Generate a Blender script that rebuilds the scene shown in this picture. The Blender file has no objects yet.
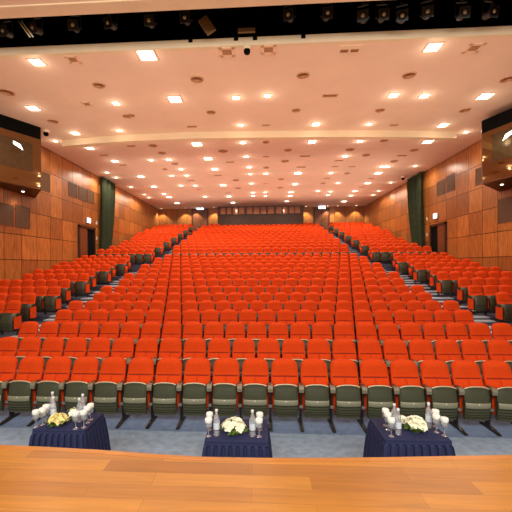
import bpy, bmesh, math, random
from mathutils import Vector, Matrix
random.seed(7)
C = bpy.context.scene.collection
PI = math.pi

# ------------------------------------------------------------------ camera model (also used to read positions off the photograph)
F_PX, CX, CY, EYE = 356.0, 240.5, 265.5, 2.47
TH, RO = 0.05817, 0.006135
def unp(px, py, plane, val):
    """world point where the sight line through a photo pixel meets the plane x=val, y=val or z=val"""
    a, b = (px - CX) / F_PX, (CY - py) / F_PX
    u = a * math.cos(RO) + b * math.sin(RO)
    v = b * math.cos(RO) - a * math.sin(RO)
    d = Vector((u * math.cos(TH) - math.sin(TH), u * math.sin(TH) + math.cos(TH), v))
    o = Vector((0, 0, EYE))
    i = 'xyz'.index(plane)
    return o + d * ((val - o[i]) / d[i])

cam = bpy.data.objects.new('camera', bpy.data.cameras.new('camera'))
C.objects.link(cam)
cam.data.sensor_width = 36
cam.data.lens = 36 * F_PX / 512
cam.data.shift_x = (256 - CX) / 512
cam.data.shift_y = (CY - 256) / 512
cam.data.clip_start = 0.05
R = Vector((math.cos(TH), math.sin(TH), 0)); Z = Vector((0, 0, 1)); Fw = Vector((-math.sin(TH), math.cos(TH), 0))
X_ = math.cos(RO) * R - math.sin(RO) * Z
Y_ = math.sin(RO) * R + math.cos(RO) * Z
m = Matrix((X_, Y_, -Fw)).transposed().to_4x4()
m.translation = (0, 0, EYE)
cam.matrix_world = m
bpy.context.scene.camera = cam

# ------------------------------------------------------------------ materials
def lin(c):
    return tuple((x / 255 / 12.92 if x / 255 <= 0.04045 else ((x / 255 + 0.055) / 1.055) ** 2.4) for x in c) + (1,)
def mat(name, rgb, rough=0.6, metal=0.0, var=0.08, scale=30.0, bump=0.0, emit=0.0, spec=0.5, sheen=0.0):
    m = bpy.data.materials.new(name); m.use_nodes = True
    nt = m.node_tree; b = nt.nodes['Principled BSDF']
    b.inputs['Roughness'].default_value = rough
    b.inputs['Metallic'].default_value = metal
    b.inputs['Specular IOR Level'].default_value = spec
    if sheen: b.inputs['Sheen Weight'].default_value = sheen
    tc = nt.nodes.new('ShaderNodeTexCoord')
    n = nt.nodes.new('ShaderNodeTexNoise'); n.inputs['Scale'].default_value = scale; n.inputs['Detail'].default_value = 3
    nt.links.new(tc.outputs['Object'], n.inputs['Vector'])
    r = nt.nodes.new('ShaderNodeValToRGB')
    c = lin(rgb)
    r.color_ramp.elements[0].position = 0.3; r.color_ramp.elements[1].position = 0.7
    r.color_ramp.elements[0].color = tuple(max(0, x * (1 - var)) for x in c[:3]) + (1,)
    r.color_ramp.elements[1].color = tuple(min(1, x * (1 + var)) for x in c[:3]) + (1,)
    nt.links.new(n.outputs['Fac'], r.inputs['Fac'])
    nt.links.new(r.outputs['Color'], b.inputs['Base Color'])
    if bump:
        bp = nt.nodes.new('ShaderNodeBump'); bp.inputs['Strength'].default_value = bump; bp.inputs['Distance'].default_value = 0.01
        nt.links.new(n.outputs['Fac'], bp.inputs['Height']); nt.links.new(bp.outputs['Normal'], b.inputs['Normal'])
    if emit:
        nt.links.new(r.outputs['Color'], b.inputs['Emission Color'])
        b.inputs['Emission Strength'].default_value = emit
        m.cycles.emission_sampling = 'NONE'
    return m

def panel_wood(name, ca, cb, w, h, axis, off_a, off_z, gap=0.012, grain=(10, 10, 1.2), rough=0.32, mortar=(30, 14, 8), bw=None):
    """veneer panels in a grid: axis is the horizontal coordinate the panels run along"""
    m = bpy.data.materials.new(name); m.use_nodes = True
    nt = m.node_tree; b = nt.nodes['Principled BSDF']; L = nt.links.new
    tc = nt.nodes.new('ShaderNodeTexCoord'); sep = nt.nodes.new('ShaderNodeSeparateXYZ'); cmb = nt.nodes.new('ShaderNodeCombineXYZ')
    L(tc.outputs['Object'], sep.inputs[0])
    def add(sock, v):
        a = nt.nodes.new('ShaderNodeMath'); a.operation = 'ADD'; L(sock, a.inputs[0]); a.inputs[1].default_value = v; return a.outputs[0]
    vert = 'Z' if axis != 'floor' else 'Y'
    hor = axis if axis != 'floor' else 'X'
    L(add(sep.outputs[hor], off_a), cmb.inputs[0]); L(add(sep.outputs[vert], off_z), cmb.inputs[1])
    br = nt.nodes.new('ShaderNodeTexBrick')
    br.offset = 0.0 if axis != 'floor' else 0.37
    br.squash = 1.0
    br.inputs['Scale'].default_value = 1.0
    br.inputs['Brick Width'].default_value = w; br.inputs['Row Height'].default_value = h
    br.inputs['Mortar Size'].default_value = gap; br.inputs['Mortar Smooth'].default_value = 0.0; br.inputs['Bias'].default_value = 0.0
    br.inputs['Color1'].default_value = lin(ca); br.inputs['Color2'].default_value = lin(cb); br.inputs['Mortar'].default_value = lin(mortar)
    L(cmb.outputs[0], br.inputs['Vector'])
    mp = nt.nodes.new('ShaderNodeMapping'); mp.inputs['Scale'].default_value = grain
    L(tc.outputs['Object'], mp.inputs['Vector'])
    n = nt.nodes.new('ShaderNodeTexNoise'); n.inputs['Scale'].default_value = 1.6; n.inputs['Detail'].default_value = 6; n.inputs['Distortion'].default_value = 0.6
    L(mp.outputs[0], n.inputs['Vector'])
    rp = nt.nodes.new('ShaderNodeValToRGB')
    lo, hi = (0.62, 1.25) if axis != 'floor' else (0.86, 1.12)
    rp.color_ramp.elements[0].color = (lo, lo * .98, lo * .95, 1); rp.color_ramp.elements[1].color = (hi, hi, hi, 1)
    rp.color_ramp.elements[0].position = 0.3; rp.color_ramp.elements[1].position = 0.7
    L(n.outputs['Fac'], rp.inputs['Fac'])
    mx = nt.nodes.new('ShaderNodeMix'); mx.data_type = 'RGBA'; mx.blend_type = 'MULTIPLY'; mx.inputs['Factor'].default_value = 1.0
    L(br.outputs['Color'], mx.inputs['A']); L(rp.outputs['Color'], mx.inputs['B'])
    L(mx.outputs['Result'], b.inputs['Base Color'])
    b.inputs['Roughness'].default_value = rough
    return m

def glass(name, tint=(1, 1, 1, 1), rough=0.02):
    m = bpy.data.materials.new(name); m.use_nodes = True
    nt = m.node_tree; nt.nodes.clear(); L = nt.links.new
    o = nt.nodes.new('ShaderNodeOutputMaterial'); mix = nt.nodes.new('ShaderNodeMixShader')
    t = nt.nodes.new('ShaderNodeBsdfTransparent'); t.inputs[0].default_value = tint
    g = nt.nodes.new('ShaderNodeBsdfGlossy'); g.inputs['Roughness'].default_value = rough
    g.inputs['Color'].default_value = (1, 1, 1, 1)
    lw = nt.nodes.new('ShaderNodeLayerWeight'); lw.inputs['Blend'].default_value = 0.5
    df = nt.nodes.new('ShaderNodeBsdfDiffuse'); df.inputs[0].default_value = (.9, .93, .96, 1)
    m2 = nt.nodes.new('ShaderNodeMixShader'); m2.inputs[0].default_value = 0.22
    L(t.outputs[0], m2.inputs[1]); L(df.outputs[0], m2.inputs[2])
    L(lw.outputs['Facing'], mix.inputs[0]); L(m2.outputs[0], mix.inputs[1]); L(g.outputs[0], mix.inputs[2]); L(mix.outputs[0], o.inputs[0])
    return m

M = {}
M['red'] = mat('red_fabric', (216, 68, 17), 0.85, var=0.08, scale=60, bump=0.05, spec=0.12)
M['red_seam'] = mat('red_seam', (140, 30, 8), 0.9, var=0.05)
M['shell'] = mat('grey_green_plastic', (66, 67, 47), 0.45, var=0.06)
M['shell_band'] = mat('pale_grey_plastic', (134, 132, 108), 0.42, var=0.05)
M['armrest'] = mat('beige_armrest', (66, 58, 46), 0.35, var=0.06)
M['arm_cap'] = mat('beige_arm_cap', (124, 116, 94), 0.4, var=0.06)
M['rim'] = mat('bright_rim', (206, 190, 158), 0.3, 0.2, var=0.04)
M['black_metal'] = mat('black_steel', (26, 25, 22), 0.4, var=0.1)
M['button'] = mat('white_button', (235, 232, 220), 0.4, var=0.02)
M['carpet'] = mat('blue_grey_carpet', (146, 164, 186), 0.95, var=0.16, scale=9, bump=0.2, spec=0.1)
M['carpet_dark'] = mat('dark_shaded_carpet', (112, 130, 160), 0.95, var=0.14, scale=9, bump=0.2, spec=0.1)  # darker carpet tone, partly the front seats' shadow put into the colour
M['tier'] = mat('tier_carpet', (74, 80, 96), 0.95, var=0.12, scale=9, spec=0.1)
M['nosing'] = mat('pale_nosing', (176, 182, 194), 0.6, var=0.05)
M['ceiling'] = mat('salmon_ceiling', (250, 222, 198), 0.7, var=0.03, scale=1.2, spec=0.2)
M['cream'] = mat('cream_plaster', (244, 222, 186), 0.6, var=0.04, scale=2)
M['black'] = mat('matt_black', (9, 9, 9), 0.9, var=0.1, spec=0.1)
M['dark_brown'] = mat('dark_brown_wood', (58, 30, 16), 0.4, var=0.2, scale=6)
M['door_wood'] = mat('door_wood', (112, 64, 32), 0.4, var=0.15, scale=5)
M['grille'] = mat('brown_mesh_grille', (92, 64, 38), 0.7, var=0.35, scale=45)
M['vent'] = mat('vent_metal', (214, 164, 124), 0.5, var=0.05)
M['vent_frame'] = mat('pale_vent_frame', (250, 214, 178), 0.5, var=0.03)
M['vent_dark'] = mat('vent_brown', (150, 100, 64), 0.7, var=0.2)  # dark brown of the grilles and vent backings
M['curtain'] = mat('green_velvet', (52, 60, 42), 0.85, var=0.2, scale=8, spec=0.15)
M['navy'] = mat('navy_cloth', (46, 50, 84), 0.85, var=0.1, scale=40, spec=0.2)
M['white_paper'] = mat('white_paper', (246, 246, 240), 0.7, var=0.02)
M['petal'] = mat('cream_petal', (252, 248, 222), 0.6, var=0.05, scale=12)
M['petal_yellow'] = mat('yellow_cream_petal', (244, 226, 150), 0.6, var=0.08, scale=12)
M['leaf'] = mat('green_leaf', (88, 118, 44), 0.5, var=0.3, scale=25)
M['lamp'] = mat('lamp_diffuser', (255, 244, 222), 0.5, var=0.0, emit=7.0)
M['lamp_frame'] = mat('lamp_frame', (250, 225, 190), 0.5, var=0.02)
M['exit'] = mat('exit_glow', (214, 236, 255), 0.5, var=0.0, emit=5.0)
M['exit_mark'] = mat('exit_mark', (120, 190, 190), 0.5, var=0.0, emit=1.2)
M['lens'] = mat('lens_glass', (180, 170, 140), 0.3, 0.1, var=0.3, scale=30)
M['fixture'] = mat('fixture_dark', (34, 32, 27), 0.5, var=0.2)
M['tan_box'] = mat('tan_board', (122, 92, 56), 0.6, var=0.1)
M['pale_tube'] = mat('pale_tube', (222, 224, 196), 0.4, var=0.05)
M['bottle'] = glass('clear_plastic', (0.93, 0.95, 0.98, 1), 0.05)
M['goblet'] = glass('clear_glass', (0.95, 0.96, 0.97, 1), 0.02)
M['bottle_label'] = mat('pale_bottle_label', (214, 222, 232), 0.5, var=0.12, scale=60)
M['bottle_cap'] = mat('white_cap', (226, 228, 232), 0.4, var=0.02)
M['mirror'] = mat('bronze_mirror', (134, 108, 76), 0.04, 1.0, var=0.05, scale=1.0)
M['grey_pane'] = mat('grey_mirror_pane', (104, 94, 74), 0.12, 0.9, var=0.12, scale=6)
M['booth_glass'] = mat('booth_glass', (196, 150, 126), 0.06, 0.5, var=0.15, scale=3)
M['booth_wood'] = mat('booth_wood', (84, 52, 28), 0.4, var=0.2, scale=3)
M['white'] = mat('white_plastic', (225, 222, 214), 0.4, var=0.02)
M['steel'] = mat('steel', (170, 165, 155), 0.3, 0.8, var=0.05)

# ------------------------------------------------------------------ mesh helpers
def link(name, me, parent=None, m=None):
    o = bpy.data.objects.new(name, me); C.objects.link(o)
    if m is not None: me.materials.append(m)
    if parent is not None: o.parent = parent
    return o
def finish(bm, name, m, parent=None, smooth=False, bevel=0):
    if bevel: bmesh.ops.bevel(bm, geom=list(bm.edges), offset=bevel, segments=2, affect='EDGES', profile=0.5)
    bmesh.ops.recalc_face_normals(bm, faces=bm.faces)
    me = bpy.data.meshes.new(name); bm.to_mesh(me); bm.free()
    if smooth:
        for p in me.polygons: p.use_smooth = True
    return link(name, me, parent, m)
def box(bm, a, b, mtx=None):
    x0, y0, z0 = a; x1, y1, z1 = b
    vs = [Vector(p) for p in ((x0,y0,z0),(x1,y0,z0),(x1,y1,z0),(x0,y1,z0),(x0,y0,z1),(x1,y0,z1),(x1,y1,z1),(x0,y1,z1))]
    if mtx is not None: vs = [mtx @ v for v in vs]
    v = [bm.verts.new(p) for p in vs]
    for f in ((0,3,2,1),(4,5,6,7),(0,1,5,4),(1,2,6,5),(2,3,7,6),(3,0,4,7)): bm.faces.new([v[i] for i in f])
    return v
def prism(bm, poly, axis, a, b):
    """extrude a polygon: axis 'z' poly=(x,y); axis 'x' poly=(y,z); axis 'y' poly=(x,z)"""
    def P(p, t): return {'z': (p[0], p[1], t), 'x': (t, p[0], p[1]), 'y': (p[0], t, p[1])}[axis]
    A = [bm.verts.new(P(p, a)) for p in poly]; B = [bm.verts.new(P(p, b)) for p in poly]
    n = len(poly)
    bm.faces.new(A[::-1]); bm.faces.new(B)
    for i in range(n): bm.faces.new((A[i], A[(i+1) % n], B[(i+1) % n], B[i]))
def lathe(bm, prof, seg=16, mtx=None, cap=True):
    rings = []
    for r, z in prof:
        ring = []
        for i in range(seg):
            p = Vector((r * math.cos(2*PI*i/seg), r * math.sin(2*PI*i/seg), z))
            ring.append(bm.verts.new(mtx @ p if mtx is not None else p))
        rings.append(ring)
    for a, b in zip(rings, rings[1:]):
        for i in range(seg): bm.faces.new((a[i], a[(i+1) % seg], b[(i+1) % seg], b[i]))
    if cap:
        bm.faces.new(rings[0][::-1]); bm.faces.new(rings[-1])
def tube(bm, p, q, r, seg=8):
    p, q = Vector(p), Vector(q); d = q - p
    mt = Matrix.Translation(p) @ d.to_track_quat('Z', 'Y').to_matrix().to_4x4()
    lathe(bm, [(r, 0), (r, d.length)], seg, mt)
def empty(name, loc=(0, 0, 0), rz=0):
    o = bpy.data.objects.new(name, None); C.objects.link(o); o.location = loc; o.rotation_euler.z = rz
    o.empty_display_size = 0.1
    return o
def tag(o, label=None, cat=None, group=None, kind=None):
    if label: o['label'] = label
    if cat: o['category'] = cat
    if group: o['group'] = group
    if kind: o['kind'] = kind
    return o
def struct(name, bm, m, parent=None, **k):
    o = finish(bm, name, m, parent, **k)
    if parent is None: o['kind'] = 'structure'
    return o
def copy_tree(o, parent=None):
    c = o.copy(); C.objects.link(c)
    if parent is not None: c.parent = parent
    for ch in list(o.children): copy_tree(ch, c)
    return c
ORD = ['zeroth','first','second','third','fourth','fifth','sixth','seventh','eighth','ninth','tenth','eleventh','twelfth','thirteenth','fourteenth','fifteenth','sixteenth','seventeenth','eighteenth','nineteenth','twentieth','twenty-first','twenty-second','twenty-third','twenty-fourth','twenty-fifth','twenty-sixth']
def proj(P):
    P = Vector(P) - Vector((0, 0, EYE)); d = P.dot(Fw); u = P.dot(R) / d; v = P.z / d
    return (CX + F_PX * (u * math.cos(RO) - v * math.sin(RO)), CY - F_PX * (v * math.cos(RO) + u * math.sin(RO)))

# ------------------------------------------------------------------ room dimensions
XL, XR, YB = -9.88, 9.68, 33.9
ZC = EYE + 5.49
PITCH = 0.467
# rows: (distance, height of floor)
LOW_Y = [359.6, 337.5, 321.5, 309, 300, 292, 285, 278, 272, 267.5, 263, 259.8, 256.6, 253.6]
rows = []
for k, y in enumerate(LOW_Y):
    D = 5.80 + 1.01 * k
    top = EYE - (y - 265.3) / F_PX * D
    rows.append((D, top - 0.97))
rows[0] = (rows[0][0], 0.0); rows[1] = (rows[1][0], max(rows[1][1], 0.1))
UP = []
for i in range(13):
    UP.append((19.98 + 1.0 * i, 3.48 + 0.232 * i - 0.97))
allrows = rows + UP
NL = len(rows)
EDGE = 0.56

# ------------------------------------------------------------------ floor, tiers, stage
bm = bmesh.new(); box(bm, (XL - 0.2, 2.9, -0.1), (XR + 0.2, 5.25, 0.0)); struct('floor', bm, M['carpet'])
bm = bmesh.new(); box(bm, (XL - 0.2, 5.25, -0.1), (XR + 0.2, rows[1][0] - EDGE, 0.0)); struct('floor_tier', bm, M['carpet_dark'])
nt_ = 0
for k in range(1, len(allrows)):
    D, z = allrows[k]
    y0 = D - EDGE
    y1 = allrows[k + 1][0] - EDGE if k + 1 < len(allrows) else YB + 0.1
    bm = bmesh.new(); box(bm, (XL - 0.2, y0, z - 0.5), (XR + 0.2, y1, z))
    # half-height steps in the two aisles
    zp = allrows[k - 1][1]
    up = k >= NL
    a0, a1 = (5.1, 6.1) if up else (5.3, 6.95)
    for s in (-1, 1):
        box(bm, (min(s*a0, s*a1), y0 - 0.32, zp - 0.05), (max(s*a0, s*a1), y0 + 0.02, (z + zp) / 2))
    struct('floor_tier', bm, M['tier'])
    bm = bmesh.new()
    for s in (-1, 1):
        lo, hi = min(s*a0, s*a1), max(s*a0, s*a1)
        wd = 0.30 if not up else 0.05
        box(bm, (lo, y0 - 0.004, z - 0.03), (hi, y0 + wd, z + 0.006))
        box(bm, (lo, y0 - 0.324, (z + zp) / 2 - 0.03), (hi, y0 - 0.32 + wd, (z + zp) / 2 + 0.006))
    nt_ += 1
    struct('trim_%d' % nt_, bm, M['nosing'] if not up else M['carpet'])

SD, SZ = 2.975, 0.90
M['stage'] = panel_wood('stage_planks', (202, 134, 46), (162, 98, 30), 1.15, 0.155, 'floor', 3.1, -SD + 0.155 * 40, gap=0.0016, grain=(1.2, 14, 6), rough=0.33, mortar=(160, 96, 36))
M['stage_edge'] = panel_wood('stage_edge_wood', (206, 132, 50), (190, 116, 42), 2.0, 0.5, 'floor', 0.4, 0.2, gap=0.001, grain=(1.2, 16, 6), rough=0.3, mortar=(140, 80, 30))
ep = [unp(x, y, 'z', SZ) for x, y in ((-60, 443), (0, 445), (50, 447.2), (100, 450), (150, 453.8), (200, 456.8), (256, 458), (320, 458), (384, 457.4), (450, 456.2), (512, 455), (580, 453.5))]
ep = [Vector((p.x, p.y)) for p in ep]
bm = bmesh.new(); prism(bm, [(p.x, p.y) for p in ep] + [(p.x, p.y - .06) for p in reversed(ep)], 'z', SZ - .12, SZ + .002); o = struct('trim_90', bm, M['stage_edge'])
ext = [Vector((-9.5, ep[0].y + .3))] + ep + [Vector((9.5, ep[-1].y + .1))]
bm = bmesh.new(); prism(bm, [(p.x, p.y - .06) for p in ext] + [(9.5, -7), (-9.5, -7)], 'z', SZ - .06, SZ); struct('floor_stage', bm, M['stage'])
bm = bmesh.new(); prism(bm, [(p.x, p.y - .05) for p in ext] + [(p.x, p.y - .12) for p in reversed(ext)], 'z', 0.0, SZ - .06); struct('wall_stage_front', bm, M['dark_brown'])

# ------------------------------------------------------------------ walls
def wallmat(n, offy): return panel_wood(n, (194, 124, 62), (152, 91, 45), 1.009, 1.025, 'Y', offy, -6.86 + 1.025 * 20, gap=0.014)
WL, WR = wallmat('left_wall_veneer', -14.16 + 1.009 * 40), wallmat('right_wall_veneer', -14.16 + 1.009 * 40)
bm = bmesh.new(); box(bm, (XL - 0.25, 1.0, -0.1), (XL, YB + 0.2, ZC + 0.3)); struct('wall_left', bm, WL)
bm = bmesh.new(); box(bm, (XR, 1.0, -0.1), (XR + 0.25, YB + 0.2, ZC + 0.3)); struct('wall_right', bm, WR)
WB = panel_wood('back_wall_veneer', (168, 106, 48), (140, 84, 36), 1.0, 4.0, 'X', 40.1, 2, gap=0.014)
bm = bmesh.new(); box(bm, (XL - 0.2, YB, 2.0), (XR + 0.2, YB + 0.25, ZC + 0.3)); struct('wall_back', bm, WB)

# ------------------------------------------------------------------ ceiling
YF = 8.87           # far side of the lighting slot
YN = 7.52           # near side of the slot
bm = bmesh.new(); box(bm, (XL - 0.2, YF + 0.12, ZC), (XR + 0.2, YB + 0.2, ZC + 0.2)); struct('ceiling', bm, M['ceiling'])
bm = bmesh.new(); box(bm, (XL - 0.2, YF, ZC - 0.0), (XR + 0.2, YF + 0.12, ZC + 0.20)); struct('trim_91', bm, M['cream'])
bm = bmesh.new(); box(bm, (XL - 0.2, 4.0, ZC), (XR + 0.2, YN - 0.02, ZC + 0.2)); struct('ceiling_stage', bm, M['ceiling'])
bm = bmesh.new(); box(bm, (XL - 0.2, YN - 0.34, ZC - 0.03), (XR + 0.2, YN, ZC + 0.12)); struct('trim_92', bm, M['cream'], bevel=0.01)
bm = bmesh.new()
box(bm, (XL - 0.2, 6.1, ZC + 1.8), (XR + 0.2, 11.0, ZC + 1.9))
box(bm, (XL - 0.2, 10.9, ZC + 0.2), (XR + 0.2, 11.0, ZC + 1.8))
box(bm, (XL - 0.2, 6.1, ZC + 0.2), (XR + 0.2, 6.2, ZC + 1.8))
box(bm, (XL - 0.3, 6.1, ZC), (XL - 0.2, 11.0, ZC + 1.9)); box(bm, (XR + 0.2, 6.1, ZC), (XR + 0.3, 11.0, ZC + 1.9))
struct('ceiling_recess', bm, M['black'])
# shallow beam across the ceiling
YBm = 14.7
bm = bmesh.new()
bp = [unp(x, y, 'z', ZC - 0.27) for x, y in ((62, 146.2), (95, 143.3), (130, 141), (190, 138.6), (256, 137.6), (320, 137), (384, 137), (420, 137.3), (456.5, 138.2))]
prism(bm, [(p.x, p.y) for p in bp] + [(p.x, p.y + .28) for p in reversed(bp)], 'z', ZC - 0.27, ZC + 0.02)
struct('trim_93', bm, M['cream'])
yj = unp(260, 172.3, 'z', ZC).y
bm = bmesh.new(); box(bm, (XL, yj, ZC - 0.012), (XR, yj + 0.12, ZC + 0.01)); struct('trim_94', bm, M['cream'])

# ------------------------------------------------------------------ auditorium chairs
def backrest_mesh():
    bm = bmesh.new()
    hs = [0, .02, .06, .14, .24, .34, .44, .52, .60, .655, .662, .670, .677, .685, .72, .76, .82, .88, .93, .965, .985, 1.0]
    us = [-1, -.97, -.9, -.75, -.5, -.25, -.04, -.015, 0, .015, .04, .25, .5, .75, .9, .97, 1]
    z0, z1 = 0.22, 0.963
    def pt(u, t, side):
        z = z0 + (z1 - z0) * t
        w = 0.206 + 0.010 * math.sin(PI * min(1, t / 0.85))
        k = max(0, (t - 0.82) / 0.18)
        w *= (1 - 0.29 * k ** 3.2)
        if t < 0.1: w *= 1 - 0.12 * (1 - t / 0.1) ** 2
        edge = (1 - abs(u) ** 5) * (1 - max(0, (t - 0.9) / 0.1) ** 3) * (1 - max(0, (0.06 - t) / 0.06) ** 2)
        rec = -0.24 + 0.24 * t
        x = u * w
        zz = z - 0.018 * (abs(u) ** 3) * k
        if side == 0:
            # smile-shaped seam between the head cushion (tipped slightly down) and the lumbar roll (tipped up to the light)
            ts = 0.67 + 0.05 * u * u
            y = rec - 0.012 - edge * 0.045 - 0.03 * u * u * t
            if t > ts: y -= 0.075 * max(0, (t - ts) / (1 - ts)) ** 1.3 * (1 - .35 * u * u) * edge
            else: y -= 0.050 * math.sin(PI * min(1, (t / ts)) ** 1.6) * (1 - .5 * u * u)
            if abs(t - 0.666) < 0.006 and abs(u) < .92: y += 0.014
            if abs(u) < 0.02 and t < 0.66: y += 0.008
        else:
            y = rec + edge * 0.035
        return (x, y, zz)
    G = []
    for side in (0, 1): G.append([[None if False else bm.verts.new(pt(u, t, side)) for u in us] for t in hs])
    nu, nh = len(us), len(hs)
    for s in (0, 1):
        for i in range(nh - 1):
            for j in range(nu - 1):
                q = (G[s][i][j], G[s][i][j+1], G[s][i+1][j+1], G[s][i+1][j])
                f = bm.faces.new(q if s == 0 else q[::-1])
                if s == 0 and ((hs[i] in (.655, .662, .670) and 1 < j < nu - 3) or (hs[i] < .655 and hs[i] >= .14 and us[j] in (-.015, 0))): f.material_index = 1
    for i in range(nh - 1):
        bm.faces.new((G[0][i][0], G[0][i+1][0], G[1][i+1][0], G[1][i][0])); bm.faces.new((G[0][i][-1], G[1][i][-1], G[1][i+1][-1], G[0][i+1][-1]))
    for j in range(nu - 1):
        bm.faces.new((G[0][0][j], G[1][0][j], G[1][0][j+1], G[0][0][j+1])); bm.faces.new((G[0][-1][j], G[0][-1][j+1], G[1][-1][j+1], G[1][-1][j]))
    return bm
def pan_half(z):
    t = (z - 0.165) / 0.485
    return 0.179 + 0.003 * t - (0.012 * max(0, (0.12 - t) / 0.12))
def pan_front(z):
    y = -0.375 - 0.03 * math.sin(PI * min(1, max(0, (0.62 - z) / 0.46)))
    return y
def pan_mesh():
    bm = bmesh.new()
    zs = [0.165]
    for i in range(4):
        b = 0.172 + i * 0.043
        zs += [b, b + 0.012, b + 0.030, b + 0.034]
    zs += [0.348, 0.40, 0.438, 0.444, 0.50, 0.56, 0.60, 0.63, 0.65]
    us = [-1, -.96, -.85, -.6, -.3, 0, .3, .6, .85, .96, 1]
    front, back = [], []
    for z in zs:
        groove = 0.0
        if z < 0.345:
            f = ((z - 0.172) % 0.043) / 0.043
            groove = 0.022 if (f > 0.74 or z < 0.17) else 0.004 * (f - .3)
        elif z > 0.44: groove = 0.014
        fr, bk = [], []
        for u in us:
            x = u * pan_half(z)
            zz = z - (0.028 * abs(u) ** 2.6 if z > 0.58 else 0) * max(0, (z - .58) / .07)
            y = pan_front(z) + groove + 0.022 * abs(u) ** 6 - 0.012 * (1 - u * u)
            fr.append(bm.verts.new((x, y, zz))); bk.append(bm.verts.new((x, -0.315, zz)))
        front.append(fr); back.append(bk)
    n, k = len(zs), len(us)
    for i in range(n - 1):
        for j in range(k - 1):
            bm.faces.new((front[i][j], front[i][j+1], front[i+1][j+1], front[i+1][j])); bm.faces.new((back[i][j], back[i+1][j], back[i+1][j+1], back[i][j+1]))
        bm.faces.new((front[i][0], front[i+1][0], back[i+1][0], back[i][0])); bm.faces.new((front[i][-1], back[i][-1], back[i+1][-1], front[i+1][-1]))
    for j in range(k - 1):
        bm.faces.new((front[0][j], back[0][j], back[0][j+1], front[0][j+1])); bm.faces.new((front[-1][j], front[-1][j+1], back[-1][j+1], back[-1][j]))
    return bm
def band_mesh():
    bm = bmesh.new(); us = [-.985, -.9, -.6, -.3, 0, .3, .6, .9, .985]; zs = [0.352, 0.360, 0.428, 0.436]
    g = []
    for i, z in enumerate(zs):
        g.append([bm.verts.new((u * pan_half(z), pan_front(z) + 0.022 * abs(u) ** 6 - 0.012 * (1 - u*u) - (0.007 if 0 < i < 3 else -0.002), z)) for u in us])
    for a, b in zip(g, g[1:]):
        for j in range(len(us) - 1): bm.faces.new((a[j], a[j+1], b[j+1], b[j]))
    return bm
def rim_mesh():
    bm = bmesh.new(); us = [-1 + i * .1 for i in range(21)]
    pts = [Vector((u * (pan_half(.65) - .004), -0.352, 0.655 - 0.030 * abs(u) ** 2.6)) for u in us]
    rings = [[bm.verts.new((p.x, p.y + .010 * math.cos(a * PI / 4), p.z + .010 * math.sin(a * PI / 4))) for a in range(8)] for p in pts]
    for r0, r1 in zip(rings, rings[1:]):
        for a in range(8): bm.faces.new((r0[a], r0[(a+1) % 8], r1[(a+1) % 8], r1[a]))
    bm.faces.new(rings[0]); bm.faces.new(rings[-1][::-1])
    return bm
def cushion_mesh():
    bm = bmesh.new(); box(bm, (-.176, -.318, .20), (.176, -.272, .655)); bmesh.ops.bevel(bm, geom=list(bm.edges), offset=.018, segments=3, affect='EDGES'); return bm
def arm_mesh():
    bm = bmesh.new()
    prof = [(-.395, .555), (-.40, .60), (-.375, .632), (-.28, .640), (-.19, .636), (-.19, .60), (-.25, .597), (-.315, .585), (-.335, .545)]
    prism(bm, prof, 'x', -.032, .032)
    bmesh.ops.bevel(bm, geom=[e for e in bm.edges], offset=.006, segments=1, affect='EDGES')
    return bm
def arm_cap_mesh():
    bm = bmesh.new(); prism(bm, [(-.402, .550), (-.408, .60), (-.385, .636), (-.325, .642), (-.325, .628), (-.375, .605), (-.385, .550)], 'x', -.037, .037); return bm
def leg_mesh():
    bm = bmesh.new()
    prism(bm, [(-.30, .27), (-.30, .57), (-.12, .60), (-.12, .40), (-.16, .27)], 'x', -.015, .015)   # upright plate
    prism(bm, [(-.26, .02), (-.28, .27), (-.17, .27), (-.18, .02)], 'x', -.014, .014)
    return bm
def foot_mesh():
    bm = bmesh.new(); prism(bm, [(-.50, .004), (-.50, .018), (-.30, .048), (-.15, .048), (-.05, .018), (-.05, .004)], 'x', -.026, .026); return bm
def bracket_mesh():
    bm = bmesh.new(); box(bm, (-.03, -.335, .285), (.03, -.28, .325)); bmesh.ops.bevel(bm, geom=list(bm.edges), offset=.006, segments=1, affect='EDGES'); return bm
def end_panel_mesh():
    bm = bmesh.new(); prism(bm, [(-.37, .20), (-.385, .54), (-.10, .56), (-.10, .20)], 'x', -.017, .017); bmesh.ops.bevel(bm, geom=list(bm.edges), offset=.006, segments=2, affect='EDGES'); return bm

def make_chair(detail):
    t = empty('auditorium_chair')
    finish(backrest_mesh(), 'backrest', M['red'], t, smooth=True).data.materials.append(M['red_seam'])
    p = finish(pan_mesh(), 'seat_pan', M['shell'], t)
    if detail:
        tag(finish(band_mesh(), 'trim_band', M['shell_band'], p, smooth=True), 'pale grey band across the seat underside')
        finish(rim_mesh(), 'rim', M['rim'], p, smooth=True)
        bm = bmesh.new(); lathe(bm, [(.0001, 0), (.009, 0), (.009, .006), (.0001, .008)], 10, Matrix.Translation((0, -.418, .42)) @ Matrix.Rotation(PI/2, 4, 'X')); finish(bm, 'number_button', M['button'], p)
    finish(cushion_mesh(), 'seat_cushion', M['red'], t, smooth=False)
    a = finish(arm_mesh(), 'armrest', M['armrest'], t); a.location.x = PITCH / 2
    tag(finish(arm_cap_mesh(), 'arm_cap', M['arm_cap'], a), 'beige front cap of the armrest')
    l = finish(leg_mesh(), 'leg', M['black_metal'], t); l.location.x = PITCH / 2
    if detail:
        finish(foot_mesh(), 'foot', M['black_metal'], l)
        finish(bracket_mesh(), 'bracket', M['steel'], l)
    return t
protoA = make_chair(True); protoB = make_chair(False)
# extra pieces for the chair that ends a row
endp = finish(end_panel_mesh(), 'end_panel', M['red']); endarm = finish(arm_mesh(), 'armrest', M['armrest']); finish(arm_cap_mesh(), 'arm_cap', M['arm_cap'], endarm); endleg = finish(leg_mesh(), 'leg', M['black_metal'])

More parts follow.
